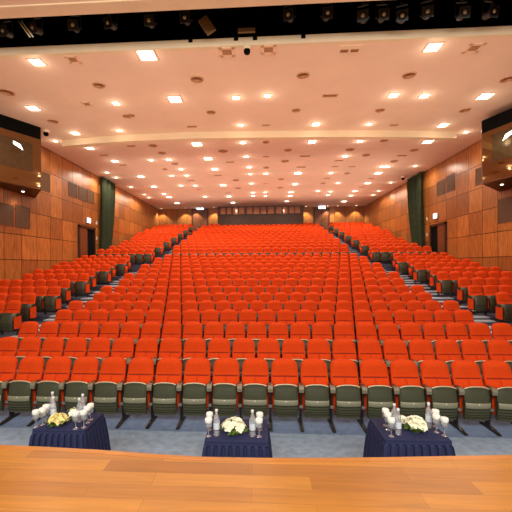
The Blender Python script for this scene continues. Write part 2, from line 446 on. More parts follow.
seats = []   # (block, row, index, x, y, z, lateral pitch, aisle end side or 0, left-most-of-row flag)
def shift(k): return -0.106 if k % 2 == 0 else 0.128
for k, (D, z) in enumerate(rows):
    ns = range(-12, 13) if k < 2 else (range(-11, 12) if k % 2 == 0 else range(-11, 11))
    xs = [n * PITCH + shift(k) for n in ns]
    for i, x in enumerate(xs): seats.append(('central', k, i, x, D, z, -1 if i == 0 else (1 if i == len(xs) - 1 else 0)))
    if k >= 2:
        inner = 0 if k % 2 == 0 else .22
        n = 6
        for s, b in ((-1, 'left'), (1, 'right')):
            for i in range(n if s < 0 or True else n): seats.append((b, k, i, s * ((6.83 if s < 0 else 6.58) + inner + .233 + i * PITCH), D, z, -s if i == 0 else 0))
for j, (D, z) in enumerate(UP):
    k = NL + j
    if j < 12:
        ns = range(-10, 11) if j % 2 == 0 else range(-11, 11)
        xs = [n * PITCH + shift(j) for n in ns]
    else:
        xs = [-4.44, -3.985, 3.93, 4.39]
    for i, x in enumerate(xs): seats.append(('rear', k, i, x, D, z, -1 if i == 0 else (1 if i == len(xs) - 1 else 0)))
    inner = 0 if j % 2 == 0 else .2
    n = 7 if j % 2 == 0 else 7
    if j in (1, 2, 3, 4, 5): n -= 1
    for s, b in ((-1, 'rear left'), (1, 'rear right')):
        for i in range(n): seats.append((b, k, i, s * ((6.14 if s < 0 else 5.98) + inner + .234 + i * PITCH), D, z, -s if i == 0 else 0))
vis = []
for s in seats:
    px0, py0 = proj((s[3] - .2, s[4], s[5] + .9)); px1, _ = proj((s[3] + .2, s[4], s[5] + .9))
    if px1 > -2 and px0 < 514: vis.append(s)
vis.sort(key=lambda s: (s[4], abs(s[3])))
near, far = vis[:300], vis[300:]
print('seats in view', len(vis), 'far', len(far))
rowlab = {}
for s in near:
    rowlab.setdefault((s[0], s[1]), []).append(s)
def end_bits(t, side, parent_is=True):
    e = endp.copy(); C.objects.link(e); e.parent = t; e.location = (side * (PITCH / 2 + .0), 0, 0)
    if side < 0:
        a = copy_tree(endarm, t); a.location.x = -PITCH / 2
        l = endleg.copy(); C.objects.link(l); l.parent = t; l.location.x = -PITCH / 2
used = {'A': False, 'B': False}
for (blk, k), lst in rowlab.items():
    lst.sort(key=lambda s: s[3] if blk == 'central' else abs(s[3]))
    for i, s in enumerate(lst):
        kind = 'A' if k < 3 else 'B'
        pr = protoA if kind == 'A' else protoB
        if used[kind]: t = copy_tree(pr)
        else: t = pr; used[kind] = True
        if blk == 'central':
            if k == 0: lab = 'red folding seat in the front row by the tables, %s from photo left' % ORD[i + 1]
            else: lab = 'red folding seat in the central block, %s row back, %s from photo left' % (ORD[k + 1], ORD[i + 1])
        else:
            lab = 'red seat in %s block beside aisle, level with central %s row, %s from aisle' % (blk, ORD[k + 1], ORD[i + 1])
        t.location = (s[3], s[4], s[5])
        tag(t, lab, 'auditorium seat', 'red auditorium seats in curved rows' if False else 'red auditorium seats')
for (blk, k), lst in rowlab.items():
    pass
for t in [o for o in C.objects if o.name.startswith('auditorium_chair')]:
    for s in near:
        if s[6] and abs(s[3] - t.location.x) < 1e-4 and abs(s[4] - t.location.y) < 1e-4: end_bits(t, s[6])
for e in (endp, *endarm.children, endarm, endleg): bpy.data.objects.remove(e)

# the rest of the seats, far up the hall: one object
def merged(lst):
    parts = []
    for fn, mi in ((backrest_mesh, 0), (pan_mesh, 1), (arm_mesh, 2), (leg_mesh, 3), (end_panel_mesh, 0), (arm_cap_mesh, 4)):
        b = fn(); bmesh.ops.recalc_face_normals(b, faces=b.faces); b.verts.index_update()
        parts.append(([v.co.copy() for v in b.verts], [[v.index for v in f.verts] for f in b.faces], mi)); b.free()
    # lighter back for the far rows
    V, Fc, MI = [], [], []
    for s in lst:
        o = Vector((s[3], s[4], s[5]))
        for q, (vs, fs, mi) in enumerate(parts):
            offs = []
            if q in (2, 3, 5): offs = [PITCH / 2] + ([-PITCH / 2] if s[6] < 0 else [])
            elif q == 4: offs = [s[6] * PITCH / 2] if s[6] else []
            else: offs = [0]
            for ox in offs:
                b0 = len(V)
                V.extend([(v.x + ox + o.x, v.y + o.y, v.z + o.z) for v in vs])
                Fc.extend([[b0 + i for i in f] for f in fs]); MI.extend([mi] * len(fs))
    me = bpy.data.meshes.new('far_seats'); me.from_pydata(V, [], Fc)
    for mm in ('red', 'shell', 'armrest', 'black_metal', 'arm_cap'): me.materials.append(M[mm])
    me.polygons.foreach_set('material_index', MI); me.polygons.foreach_set('use_smooth', [mi == 0 for mi in MI])
    o = bpy.data.objects.new('far_auditorium_chairs', me); C.objects.link(o)
    return o
tag(merged(far), 'remaining red seats packed in the far rows rising to the back wall', 'auditorium seats', kind='stuff')

# ------------------------------------------------------------------ tables in front of the stage, with glasses, bottles, flowers
def skirt_mesh(w, d, zt):
    """box-pleated skirt hung from the table edge, flaring a little to the floor"""
    bm = bmesh.new()
    per = []
    def side(p, q, n):
        for i in range(n):
            for f, off in ((0.0, 0.0), (0.46, 0.0), (0.54, 1.0), (0.92, 1.0)):
                t = (i + f) / n
                per.append((p.lerp(q, t), off, (q - p).normalized()))
    a, b, c, e = Vector((-w/2, -d/2)), Vector((w/2, -d/2)), Vector((w/2, d/2)), Vector((-w/2, d/2))
    for p, q, n in ((a, b, 9), (b, c, 7), (c, e, 9), (e, a, 7)): side(p, q, n)
    rings = []
    for z, fl, depth in ((zt, 0.0, 0.0), (zt - .035, .004, .0), (zt - .05, .014, .022), (zt - .25, .042, .034), (0.01, .085, .045)):
        ring = []
        for p, off, dr in per:
            nrm = Vector((dr.y, -dr.x))
            cx = Vector((p.x * (1 + fl * 2 / w), p.y * (1 + fl * 2 / d)))
            cx = cx - nrm * depth * off
            ring.append(bm.verts.new((cx.x, cx.y, z)))
        rings.append(ring)
    n = len(per)
    for r0, r1 in zip(rings, rings[1:]):
        for i in range(n): bm.faces.new((r0[i], r0[(i+1) % n], r1[(i+1) % n], r1[i]))
    return bm
def make_table(x0, x1, y0, y1, label):
    w, d = x1 - x0, y1 - y0
    t = empty('skirted_table', ((x0 + x1) / 2, (y0 + y1) / 2, 0)); tag(t, label, 'table', 'navy skirted tables in front of the stage')
    bm = bmesh.new(); box(bm, (-w/2 - .003, -d/2 - .003, .728), (w/2 + .003, d/2 + .003, .75)); finish(bm, 'cloth_top', M['navy'], t, bevel=.006)
    finish(skirt_mesh(w, d, .738), 'pleated_skirt', M['navy'], t)
    for sx in (-1, 1):
        for sy in (-1, 1):
            bm = bmesh.new(); box(bm, (sx*(w/2-.08)-.015, sy*(d/2-.08)-.015, 0), (sx*(w/2-.08)+.015, sy*(d/2-.08)+.015, .73)); finish(bm, 'leg', M['steel'], t)
    return t
def corner(px, py): return unp(px, py, 'z', .75)
TB = []
for (lf, rf, yb, where) in (((33.5, 428.5), (84, 431), 412, 'left'), ((204.4, 441.2), (268, 441.2), 418.8, 'middle'), ((385.5, 440), (451, 440), 418.7, 'right')):
    A, B = corner(*lf), corner(*rf)
    y0 = (A.y + B.y) / 2; y1 = corner((lf[0] + rf[0]) / 2, yb).y
    TB.append((A.x, B.x, y0, y1))
    make_table(A.x, B.x, y0, y1, {'left': 'navy skirted table at left below the stage edge, pleated cloth to floor',
        'middle': 'navy skirted table in the middle, its front facing the stage squarely',
        'right': 'navy skirted table at right below the stage edge, pleated cloth to floor'}[where])

def make_goblet():
    g = empty('goblet'); bm = bmesh.new()
    prof = [(.030, 0), (.031, .003), (.012, .008), (.005, .016), (.005, .062), (.012, .072), (.028, .086), (.033, .105), (.033, .135), (.030, .155),
            (.0285, .155), (.031, .135), (.031, .106), (.026, .089), (.006, .078)]
    lathe(bm, prof, 20, cap=False); finish(bm, 'glass', M['goblet'], g, smooth=True)
    bm = bmesh.new(); lathe(bm, [(.033, .140), (.037, .150), (.037, .172), (.033, .180), (.012, .183)], 18); finish(bm, 'paper_lid', M['white_paper'], g, smooth=False)
    return g
def make_bottle():
    b = empty('water_bottle'); bm = bmesh.new()
    prof = [(.026, 0), (.031, .006), (.031, .05), (.029, .056), (.031, .062), (.031, .155), (.029, .172), (.020, .205), (.0125, .222), (.0125, .240)]
    lathe(bm, prof, 20); finish(bm, 'body', M['bottle'], b, smooth=True)
    bm = bmesh.new(); lathe(bm, [(.0145, .234), (.0145, .262), (.012, .265)], 16); finish(bm, 'cap', M['bottle_cap'], b, smooth=True)
    bm = bmesh.new(); lathe(bm, [(.0318, .07), (.0318, .135)], 20, cap=False); finish(bm, 'paper_label', M['bottle_label'], b, smooth=True)
    return b
pg, pb = make_goblet(), make_bottle(); usedg = [False, False]
def put(kind, px, py, label, group):
    pr = (pg, pb)[kind]
    if usedg[kind]: o = copy_tree(pr)
    else: o = pr; usedg[kind] = True
    o.location = unp(px, py, 'z', .751)
    tag(o, label, ('glass', 'bottle')[kind], group)
# (kind, photo x, photo y of the base)
LT = [('left', 'left', [(36.0, 427.0), (42.6, 424.6), (46.2, 421.0)], [(53.4, 420.2), (52.6, 414.6)]),
      ('left', 'right', [(75.6, 428.8), (83.8, 427.4), (87.6, 422.8), (90.6, 419.9)], [(79.5, 421.8), (82.9, 417.2)]),
      ('middle', 'left', [(208.6, 436.0), (209.7, 429.8)], [(216.6, 435.4)]),
      ('middle', 'right', [(259.2, 436.4), (259.8, 430.0)], [(252.6, 436.2)]),
      ('right', 'left', [(391.4, 436.2), (387.8, 429.8), (385.6, 425.6)], [(398.2, 434.6), (394.4, 428.8)]),
      ('right', 'right', [(444.6, 435.6), (436.4, 432.2), (435.6, 426.8)], [(428.6, 427.6)])]
wordsn = ['nearest the stage', 'second from the stage', 'third from the stage', 'farthest from the stage']
for tb, end, gs, bs in LT:
    for i, (x, y) in enumerate(sorted(gs, key=lambda p: -p[1])):
        w = wordsn[i] if i < len(gs) - 1 or len(gs) == 1 else 'farthest from the stage'
        put(0, x, y, 'paper-capped goblet on %s table, %s end, %s' % (tb, end, w), 'paper-capped goblets on the tables')
    for i, (x, y) in enumerate(sorted(bs, key=lambda p: -p[1])):
        w = '' if len(bs) == 1 else (', nearer the stage' if i == 0 else ', farther from the stage')
        put(1, x, y, 'clear water bottle on %s table, %s end%s' % (tb, end, w), 'water bottles on the tables')

def flower_mesh(r, petals=6, open_=0.7):
    bm = bmesh.new()
    for layer, (rr, tilt, ph) in enumerate(((r, open_, 0), (r * .7, open_ * 1.5, .5))):
        for i in range(petals):
            a = 2 * PI * (i + ph) / petals
            L = []
            for t in (0, .35, .7, 1.0):
                wdt = rr * 0.5 * math.sin(PI * min(.93, t * .8 + .12)) * (1.1 if t < 1 else .45)
                el = tilt * (1 - .55 * t)
                d = rr * t
                z = d * math.sin(el) * .9; h = d * math.cos(el)
                row = []
                for s in (-1, 0, 1):
                    x, y = h, s * wdt
                    row.append(bm.verts.new((x * math.cos(a) - y * math.sin(a), x * math.sin(a) + y * math.cos(a), z + abs(s) * wdt * .35)))
                L.append(row)
            for p, q in zip(L, L[1:]):
                for j in (0, 1): bm.faces.new((p[j], p[j+1], q[j+1], q[j]))
    lathe(bm, [(.001, 0), (r * .18, r * .1), (r * .12, r * .45), (.001, r * .5)], 8)
    return bm
def leaf_cluster(n, rx, ry, seed):
    rnd = random.Random(seed); bm = bmesh.new()
    for i in range(n):
        a = rnd.uniform(0, 2 * PI); L = rnd.uniform(.05, .085); w = L * .28; el = rnd.uniform(-.05, .5)
        base = Vector((math.cos(a) * rx * .55, math.sin(a) * ry * .55, .02 + rnd.uniform(0, .03)))
        d = Vector((math.cos(a) * math.cos(el), math.sin(a) * math.cos(el), math.sin(el))); sd = Vector((-math.sin(a), math.cos(a), 0))
        P = [base, base + d * L * .4 + sd * w, base + d * L, base + d * L * .4 - sd * w]
        for p in P:
            p.z = max(p.z, .004)
        mid = base + d * L * .45 + Vector((0, 0, .01))
        v = [bm.verts.new(p) for p in P]; c = bm.verts.new(mid)
        for j in range(4): bm.faces.new((v[j], v[(j+1) % 4], c))
    lathe(bm, [(rx * .42, 0.0), (rx * .48, .03), (rx * .3, .05)], 12)
    return bm
def bouquet(px, py, rx, ry, hgt, n, label, pm, seed, leaves=26, fr=.052):
    rnd = random.Random(seed); p = unp(px, py, 'z', .751)
    t = empty('flower_arrangement', p); tag(t, label, 'flowers', 'flower arrangements on the tables')
    tag(finish(leaf_cluster(leaves, rx, ry, seed), 'foliage', M['leaf'], t), 'green leaves under the flowers')
    shared = [finish(flower_mesh(fr, 6, o_), 'flower', pm, t, smooth=True) for o_ in (.55, .8)]
    for i in range(n):
        f = shared[i] if i < 2 else shared[i % 2].copy()
        if i >= 2: C.objects.link(f); f.parent = t
        q = (i + .5) / n; a = i * 2.399963
        rad = math.sqrt(q)
        tilt = .95 * rad
        f.location = (math.cos(a) * rad * rx * .68 + rnd.uniform(-.012, .012), math.sin(a) * rad * ry * .68, .045 + (hgt - .07) * (1 - rad ** 2 * .75) * rnd.uniform(.55, 1.15))
        f.rotation_euler = (0, 0, 0)
        ax = Vector((-math.sin(a), math.cos(a), 0))
        f.rotation_euler = (Matrix.Rotation(tilt, 3, ax) @ Matrix.Rotation(rnd.uniform(0, 6), 3, 'Z')).to_euler()
        s = rnd.uniform(.85, 1.25); f.scale = (s, s, s)
bouquet(58.2, 424.6, .11, .08, .12, 12, 'low yellow-cream flower arrangement with leaves on the left table', M['petal_yellow'], 3, 34)
bouquet(73.5, 417.0, .055, .05, .09, 4, 'small white flower bunch beside the right-hand goblets of the left table', M['petal'], 4, 8)
bouquet(234.5, 432.5, .145, .09, .145, 11, 'wide cream lily arrangement on the middle table', M['petal'], 5, 26)
bouquet(416.0, 430.8, .105, .085, .15, 12, 'round white flower arrangement over green leaves on the right table', M['petal'], 6, 40)
bouquet(402.3, 424.0, .05, .045, .07, 4, 'small white flower bunch left of the round arrangement on right table', M['petal'], 8, 6)

# ------------------------------------------------------------------ ceiling downlights and vents
LIGHTS = [ # x, y, half-size, shape(s=square, r=round)
 (37,62,.17,'s'),(33,108,.20,'s'),(116,103,.12,'s'),(147,55,.24,'s'),(175,99,.22,'s'),(236,97.5,.12,'s'),(241,125,.10,'r'),(267.5,95.5,.12,'r'),
 (316,124,.16,'s'),(369,124,.12,'r'),(433,47,.19,'s'),(393.5,95,.15,'s'),(424.5,95.5,.15,'s'),(485,96,.22,'s'),(443,125,.19,'s'),(119,130.5,.11,'r'),
 (75,133,.17,'s'),(55.5,141,.10,'r'),(90,148,.17,'s'),(115,161,.17,'s'),(107,172.5,.10,'r'),(116,177.5,.09,'r'),
 (151,160,.13,'r'),(169,159.5,.15,'s'),(197,144,.24,'s'),(243,142.5,.15,'r'),(246,156.5,.13,'s'),(208,158.5,.22,'s'),(215,169,.19,'s'),(181,169,.13,'s'),
 (171.5,175.5,.14,'r'),(186.5,175.5,.14,'r'),(141,176.5,.20,'s'),(154,186.5,.19,'s'),(181,185.5,.13,'s'),(195,185.5,.13,'s'),(223,185,.22,'s'),(249,167,.13,'s'),
 (250,174,.13,'r'),(251.5,183.5,.14,'r'),(253,192.5,.14,'s'),(253,195.8,.14,'s'),(229,196.3,.2,'s'),(205,196.5,.15,'s'),(169,197,.22,'s'),(164,194,.15,'s'),
 (149,197.5,.11,'r'),(144,194.5,.10,'r'),(131,187,.12,'r'),(177,203,.22,'s'),(233,202.5,.2,'s'),
 (312,141.5,.18,'s'),(360,141,.16,'r'),(345,156,.15,'s'),(298,173,.24,'s'),(266,173.5,.14,'r'),(331,173,.14,'r'),(378,173,.22,'s'),(382,166.5,.13,'s'),
 (338,183,.14,'r'),(295,184,.19,'s'),(367.5,183,.18,'s'),(265.5,192.2,.13,'r'),(265.5,196,.13,'r'),(291,192,.18,'s'),(290,195.8,.18,'s'),(318,191,.14,'r'),
 (330.5,191.5,.14,'r'),(328,195,.14,'s'),(355,191,.17,'s'),(351,195.5,.15,'s'),(373,195,.11,'r'),(378.5,191,.11,'r'),(287,201.2,.16,'s'),(344,201.3,.22,'s'),
 (428,141.5,.22,'s'),(466,132,.10,'r'),(387,166.5,.16,'s'),(415,166,.11,'r'),(391,182.5,.10,'r'),
 (159,207,.07,'r'),(183,206.4,.07,'r'),(194,206.6,.07,'r'),(213,206.4,.07,'r'),(306.5,205.6,.08,'r'),(328,205.6,.07,'r'),(338,205.6,.08,'r'),(356,205.6,.08,'r')]
def make_light(sh):
    t = empty('ceiling_downlight')
    bm = bmesh.new(); bd = bmesh.new()
    if sh == 's':
        for a, b in (((-1,-1),(1,-.86)),((-1,.86),(1,1)),((-1,-.86),(-.86,.86)),((.86,-.86),(1,.86))): box(bm, (a[0], a[1], -.02), (b[0], b[1], .0))
        box(bd, (-.86, -.86, -.012), (.86, .86, .0))
    else:
        lathe(bm, [(.84, 0), (.84, -.018), (1.0, -.02), (1.02, 0)], 20, cap=False); lathe(bd, [(.84, -.012), (.84, 0)], 20)
    finish(bm, 'frame', M['lamp_frame'], t); finish(bd, 'diffuser', M['lamp'], t)
    return t
PL = {'s': make_light('s'), 'r': make_light('r')}; usedl = {'s': False, 'r': False}
BANDS = [(0, 70, 'first ceiling rank behind the lighting slot'), (70, 112, 'second ceiling rank behind the lighting slot'), (112, 137, 'rank just before the ceiling beam'), (137, 150.5, 'rank just behind the ceiling beam'),
         (150.5, 164, 'second rank behind the beam'), (164, 171, 'third rank behind the beam'), (171, 179, 'rank along the pale ceiling joint'), (179, 188.5, 'first rank past the pale joint'),
         (188.5, 194.3, 'second rank past the pale joint'), (194.3, 199, 'third rank past the pale joint'), (199, 204.5, 'fourth rank past the joint'), (204.5, 300, 'row against the back wall')]
def band_of(y):
    for i, (a, b, t) in enumerate(BANDS):
        if a <= y < b: return i, t
groups = {}
for l in LIGHTS: groups.setdefault(band_of(l[1])[0], []).append(l)
lamp_data = {}
def spot(name, loc, energy, col, size=2.5, blend=.6, rad=.12, aim=None):
    ld = bpy.data.lights.new(name, 'SPOT'); ld.energy = energy; ld.color = col; ld.spot_size = size; ld.spot_blend = blend; ld.shadow_soft_size = rad
    o = bpy.data.objects.new(name, ld); C.objects.link(o); o.location = loc
    if aim is not None: o.rotation_euler = (Vector(aim) - Vector(loc)).to_track_quat('-Z', 'Y').to_euler()
    return o
WALLERS = {(55.5,141),(107,172.5),(116,177.5),(149,197.5),(144,194.5),(131,187),(466,132),(415,166),(391,182.5),(373,195),(378.5,191)}
WARM = (1.0, .86, .68)
SPOT_E = 105
for bi, lst in groups.items():
    lst.sort(key=lambda l: l[0])
    for i, (x, y, hs, sh) in enumerate(lst):
        if usedl[sh]: o = copy_tree(PL[sh])
        else: o = PL[sh]; usedl[sh] = True
        p = unp(x, y, 'z', ZC - .001)
        p.y = YB - .45 if bi == 11 else min(p.y, YB - .45); p.x = max(XL + hs + .12, min(XR - hs - .12, p.x))
        o.location = p; o.scale = (hs, hs, 1)
        tag(o, 'glowing %s downlight, %s from left in the %s' % ({'s': 'square', 'r': 'round'}[sh], ORD[i + 1], BANDS[bi][2]), 'ceiling light', 'ceiling downlights')
        e = SPOT_E * (1.25 if hs >= .19 else 1)
        if bi == 11:
            spot('wall_wash_lamp', (p.x, p.y, ZC - .09), 230, WARM, size=1.75, blend=.5, rad=.05); continue
        if (x, y) in WALLERS: spot('downlight_lamp', (p.x, p.y, ZC - .05), e * 1.5, WARM, size=2.9, blend=.4)
        elif abs(p.y - YBm) > .8: spot('downlight_lamp', (p.x, p.y, ZC - .06), e, WARM)
        ld = bpy.data.lights.new('added_halo_light', 'POINT'); ld.energy = 3.6 if hs >= .15 else 2.6; ld.color = WARM; ld.shadow_soft_size = .04  # added point light giving each downlight a halo on the ceiling
        g = bpy.data.objects.new('added_halo_light', ld); C.objects.link(g); g.location = (p.x, p.y, ZC - .16)

VENTS = [ # x, y, half-size, type: r round diffuser, s square grille, l linear grille
 (73,59.5,.17,'s'),(99,85,.19,'r'),(7,92,.23,'r'),(87,104,.16,'s'),(53,121,.2,'r'),(127,116,.17,'r'),(227,52,.2,'s'),(197,79,.2,'r'),(211,112,.17,'r'),
 (192,126.5,.2,'l'),(131,115,.14,'r'),(268.5,49.5,.19,'s'),(303,75,.19,'r'),(330,95.5,.24,'l'),(296,110,.16,'r'),(266,125,.15,'l'),(380,110,.17,'r'),(474,48,.2,'s'),
 (409,75,.2,'r'),(507,79,.2,'r'),(465,110,.19,'r'),(394,125,.16,'l'),(104,155,.2,'l'),(123,165,.2,'l'),(131,146,.2,'l'),(153,145.5,.2,'r'),(162,153,.2,'r'),
 (223,151,.24,'r'),(230,162,.22,'l'),(175,163.5,.19,'r'),(165,169,.15,'r'),(218,175.5,.24,'l'),(191,180.5,.22,'l'),(236,180,.22,'r'),(199,189,.2,'l'),
 (238,188,.22,'r'),(228,192.8,.22,'l'),(266,142,.16,'r'),(288,150,.19,'r'),(266,156.5,.16,'l'),(305,156,.25,'l'),(285,161,.22,'r'),(350,149.5,.22,'r'),(339,160.5,.22,'l'),
 (366,155,.2,'r'),(335,166.5,.19,'l'),(301,167,.26,'l'),(352,166.5,.18,'l'),(266,167.5,.17,'r'),(281,179,.2,'r'),(327,178.5,.2,'l'),(347,173.2,.18,'r'),
 (323,183,.18,'r'),(280,187.5,.22,'r'),(362,187,.2,'l'),(371,178.5,.19,'l'),(265,183.5,.16,'l'),(414,150,.2,'r'),(402,155.5,.24,'l'),(394,161,.2,'r'),(384,140.5,.18,'r')]
def make_vent(kind):
    t = empty('ceiling_vent')
    if kind == 'r':
        bm = bmesh.new(); lathe(bm, [(1.0, 0), (.98, -.018), (.84, -.03), (.80, 0)], 24, cap=False); finish(bm, 'rim', M['vent'], t)
        bm = bmesh.new()
        for r in (.62, .40, .18): lathe(bm, [(r, -.004), (r + .10, -.03), (r + .12, -.03), (r + .02, -.004)], 20, cap=False)
        finish(bm, 'cone', M['vent'], t)
        bm = bmesh.new(); lathe(bm, [(.83, -.003), (.83, 0)], 20); finish(bm, 'backing', M['vent_dark'], t)
    else:
        ry = 1.0 if kind == 's' else .38
        bm = bmesh.new()
        fw = .60 if kind == 's' else .86; fy = .60 if kind == 's' else .78
        for a, b in (((-1,-ry),(1,-ry*fy)),((-1,ry*fy),(1,ry)),((-1,-ry),(-fw,ry)),((fw,-ry),(1,ry))): box(bm, (a[0], a[1], -.014), (b[0], b[1], 0))
        finish(bm, 'frame', M['vent_frame'] if kind == 's' else M['vent'], t)
        bm = bmesh.new()
        n = 7 if kind == 's' else 3
        for i in range(n):
            y = -ry * .7 + 1.4 * ry * i / (n - 1)
            box(bm, (-.86, y - .04 * ry, -.010), (.86, y + .04 * ry, -.002))
        finish(bm, 'slat', M['vent'], t)
        bm = bmesh.new(); box(bm, (-.86, -ry * .78, -.003), (.86, ry * .78, 0)); finish(bm, 'backing', M['vent_dark'], t)
    return t
PV = {k: make_vent(k) for k in 'rsl'}; usedv = dict.fromkeys('rsl', False)
groups = {}
for l in VENTS: groups.setdefault(band_of(l[1])[0], []).append(l)
for bi, lst in groups.items():
    lst.sort(key=lambda l: l[0])
    for i, (x, y, hs, k) in enumerate(lst):
        if usedv[k]: o = copy_tree(PV[k])
        else: o = PV[k]; usedv[k] = True
        p = unp(x, y, 'z', ZC - .001); o.location = p; o.scale = (hs, hs, 1)
        tag(o, '%s ceiling vent, %s from left in the %s' % ({'r': 'round brown', 's': 'square brown', 'l': 'narrow brown'}[k], ORD[i + 1], BANDS[bi][2]), 'vent', 'ceiling vents')
# the wide twin grille near the slot
p = unp(350, 49, 'z', ZC - .001); t = empty('ceiling_vent', p); tag(t, 'pale panel with twin brown grilles right of centre by the lighting slot', 'vent', 'ceiling vents')
bm = bmesh.new(); box(bm, (-.27, -.16, -.012), (.27, .16, 0)); finish(bm, 'panel', M['lamp_frame'], t)
for sx in (-.13, .13):
    bm = bmesh.new()
    box(bm, (sx - .1, -.0, -.016), (sx + .1, .12, -.011))
    finish(bm, 'grille', M['vent_dark'], t)
# dome cameras and black sockets in the fascia
def dome(loc, label, s=1.0, side=None):
    t = empty('ceiling_camera', loc); tag(t, label, 'camera', 'security cameras')
    bm = bmesh.new(); lathe(bm, [(.10*s, 0), (.10*s, -.05*s), (.085*s, -.07*s)], 18); finish(bm, 'base', M['lamp_frame'], t)
    bm = bmesh.new(); lathe(bm, [(.075*s, -.07*s), (.085*s, -.12*s), (.065*s, -.17*s), (.02*s, -.19*s)], 18); finish(bm, 'dome', M['black'], t, smooth=True)
dome(unp(247, 47, 'z', ZC), 'black dome camera hanging from ceiling near the slot', 1.0)
dome(unp(46, 130.5, 'z', ZC), 'black dome camera hanging beside the left mirrored booth', 1.2)
dome(unp(403, 176.5, 'z', ZC), 'black dome camera hanging near the right green curtain', 1.2)
for i, (x, y) in enumerate(((190.5, 40.3), (236, 38.6), (255, 38.0), (303.3, 36.3))):
    p = unp(x, y, 'y', YF); h = .055
    bm = bmesh.new(); box(bm, (-h, -.012, -h), (h, .02, h)); o = finish(bm, 'fascia_socket', M['black'], bevel=.004); o.location = p
    tag(o, 'black square socket in the cream fascia, %s from left' % ORD[i + 1], 'socket', 'black sockets in the fascia')

# ------------------------------------------------------------------ stage lanterns in the slot
bm = bmesh.new(); tube(bm, (XL + .1, 8.36, ZC + .86), (XR - .1, 8.36, ZC + .86), .03, 10); o = finish(bm, 'lighting_pipe', M['black_metal'], smooth=True); tag(o, 'long dark pipe inside the ceiling slot carrying lanterns', 'pipe')
def make_lantern():
    t = empty('stage_lantern')
    rot = Matrix.Scale(.8, 4) @ Matrix.Rotation(math.radians(104), 4, 'X')      # lens looks toward the stage and down
    bm = bmesh.new(); lathe(bm, [(.07, -.16), (.105, -.12), (.105, .12), (.125, .14), (.125, .20)], 18, rot); b = finish(bm, 'body', M['fixture'], t)
    bm = bmesh.new(); box(bm, (-.15, -.15, .185), (.15, .15, .20), rot)
    bmesh.ops.bevel(bm, geom=list(bm.edges), offset=.004, segments=1, affect='EDGES'); finish(bm, 'gel_frame', M['fixture'], t)
    bm = bmesh.new(); lathe(bm, [(.055, .20), (.05, .212), (.02, .222)], 16, rot); finish(bm, 'lens', M['lens'], t, smooth=True)
    bm = bmesh.new()
    for s in (-1, 1): box(bm, (s*.13 - .008, -.02, -.02), (s*.13 + .008, .02, .30))
    box(bm, (-.138, -.02, .28), (.138, .02, .31)); finish(bm, 'yoke', M['black_metal'], t)
    bm = bmesh.new(); box(bm, (-.03, -.05, .30), (.03, .05, .42)); finish(bm, 'clamp', M['black_metal'], t)
    return t
lan = make_lantern(); first = True
LX = [(6,34),(36,31),(74,28.5),(111,26),(150,24),(186,21),(290,18),(327,16.5),(364,19),(383,18),(403,19),(428,15),(463,16),(490,15)]
for i, (x, y) in enumerate(LX):
    o = lan if first else copy_tree(lan); first = False
    p = unp(x, y, 'y', 8.30); o.location = (p.x, 8.36, p.z + .06)
    o.rotation_euler.z = random.uniform(-.35, .35)
    tag(o, 'dark stage lantern hanging in the ceiling slot, %s from left' % ORD[i + 1], 'stage light', 'stage lanterns in the slot')
def slab(px, py, y, w, h, ang, name, label, m, cat, th=.06):
    p = unp(px, py, 'y', y)
    bm = bmesh.new(); box(bm, (-w/2, -th/2, -h/2), (w/2, th/2, h/2)); o = finish(bm, name, m, bevel=.006); o.location = p; o.rotation_euler.y = ang
    tag(o, label, cat)
    return o
slab(207, 25.5, 8.5, .24, .42, math.radians(-33), 'light_shutter', 'tan tilted board in the ceiling slot left of centre', M['tan_box'], 'board')
slab(246.5, 30.5, 8.65, .42, .10, 0, 'light_shutter', 'low tan board on the slot edge near centre', M['tan_box'], 'board')
a, b = unp(18.5, 21, 'y', 8.2), unp(30, 37, 'y', 8.2)
t = empty('hanging_tube_lamp', a); tag(t, 'pale twin tube lamp slanting across the left of the ceiling slot', 'lamp')
for dx in (0, .075):
    bm = bmesh.new(); tube(bm, Vector((dx, 0, 0)), (b - a) + Vector((dx, 0, 0)), .017, 10); finish(bm, 'tube', M['pale_tube'], t, smooth=True)

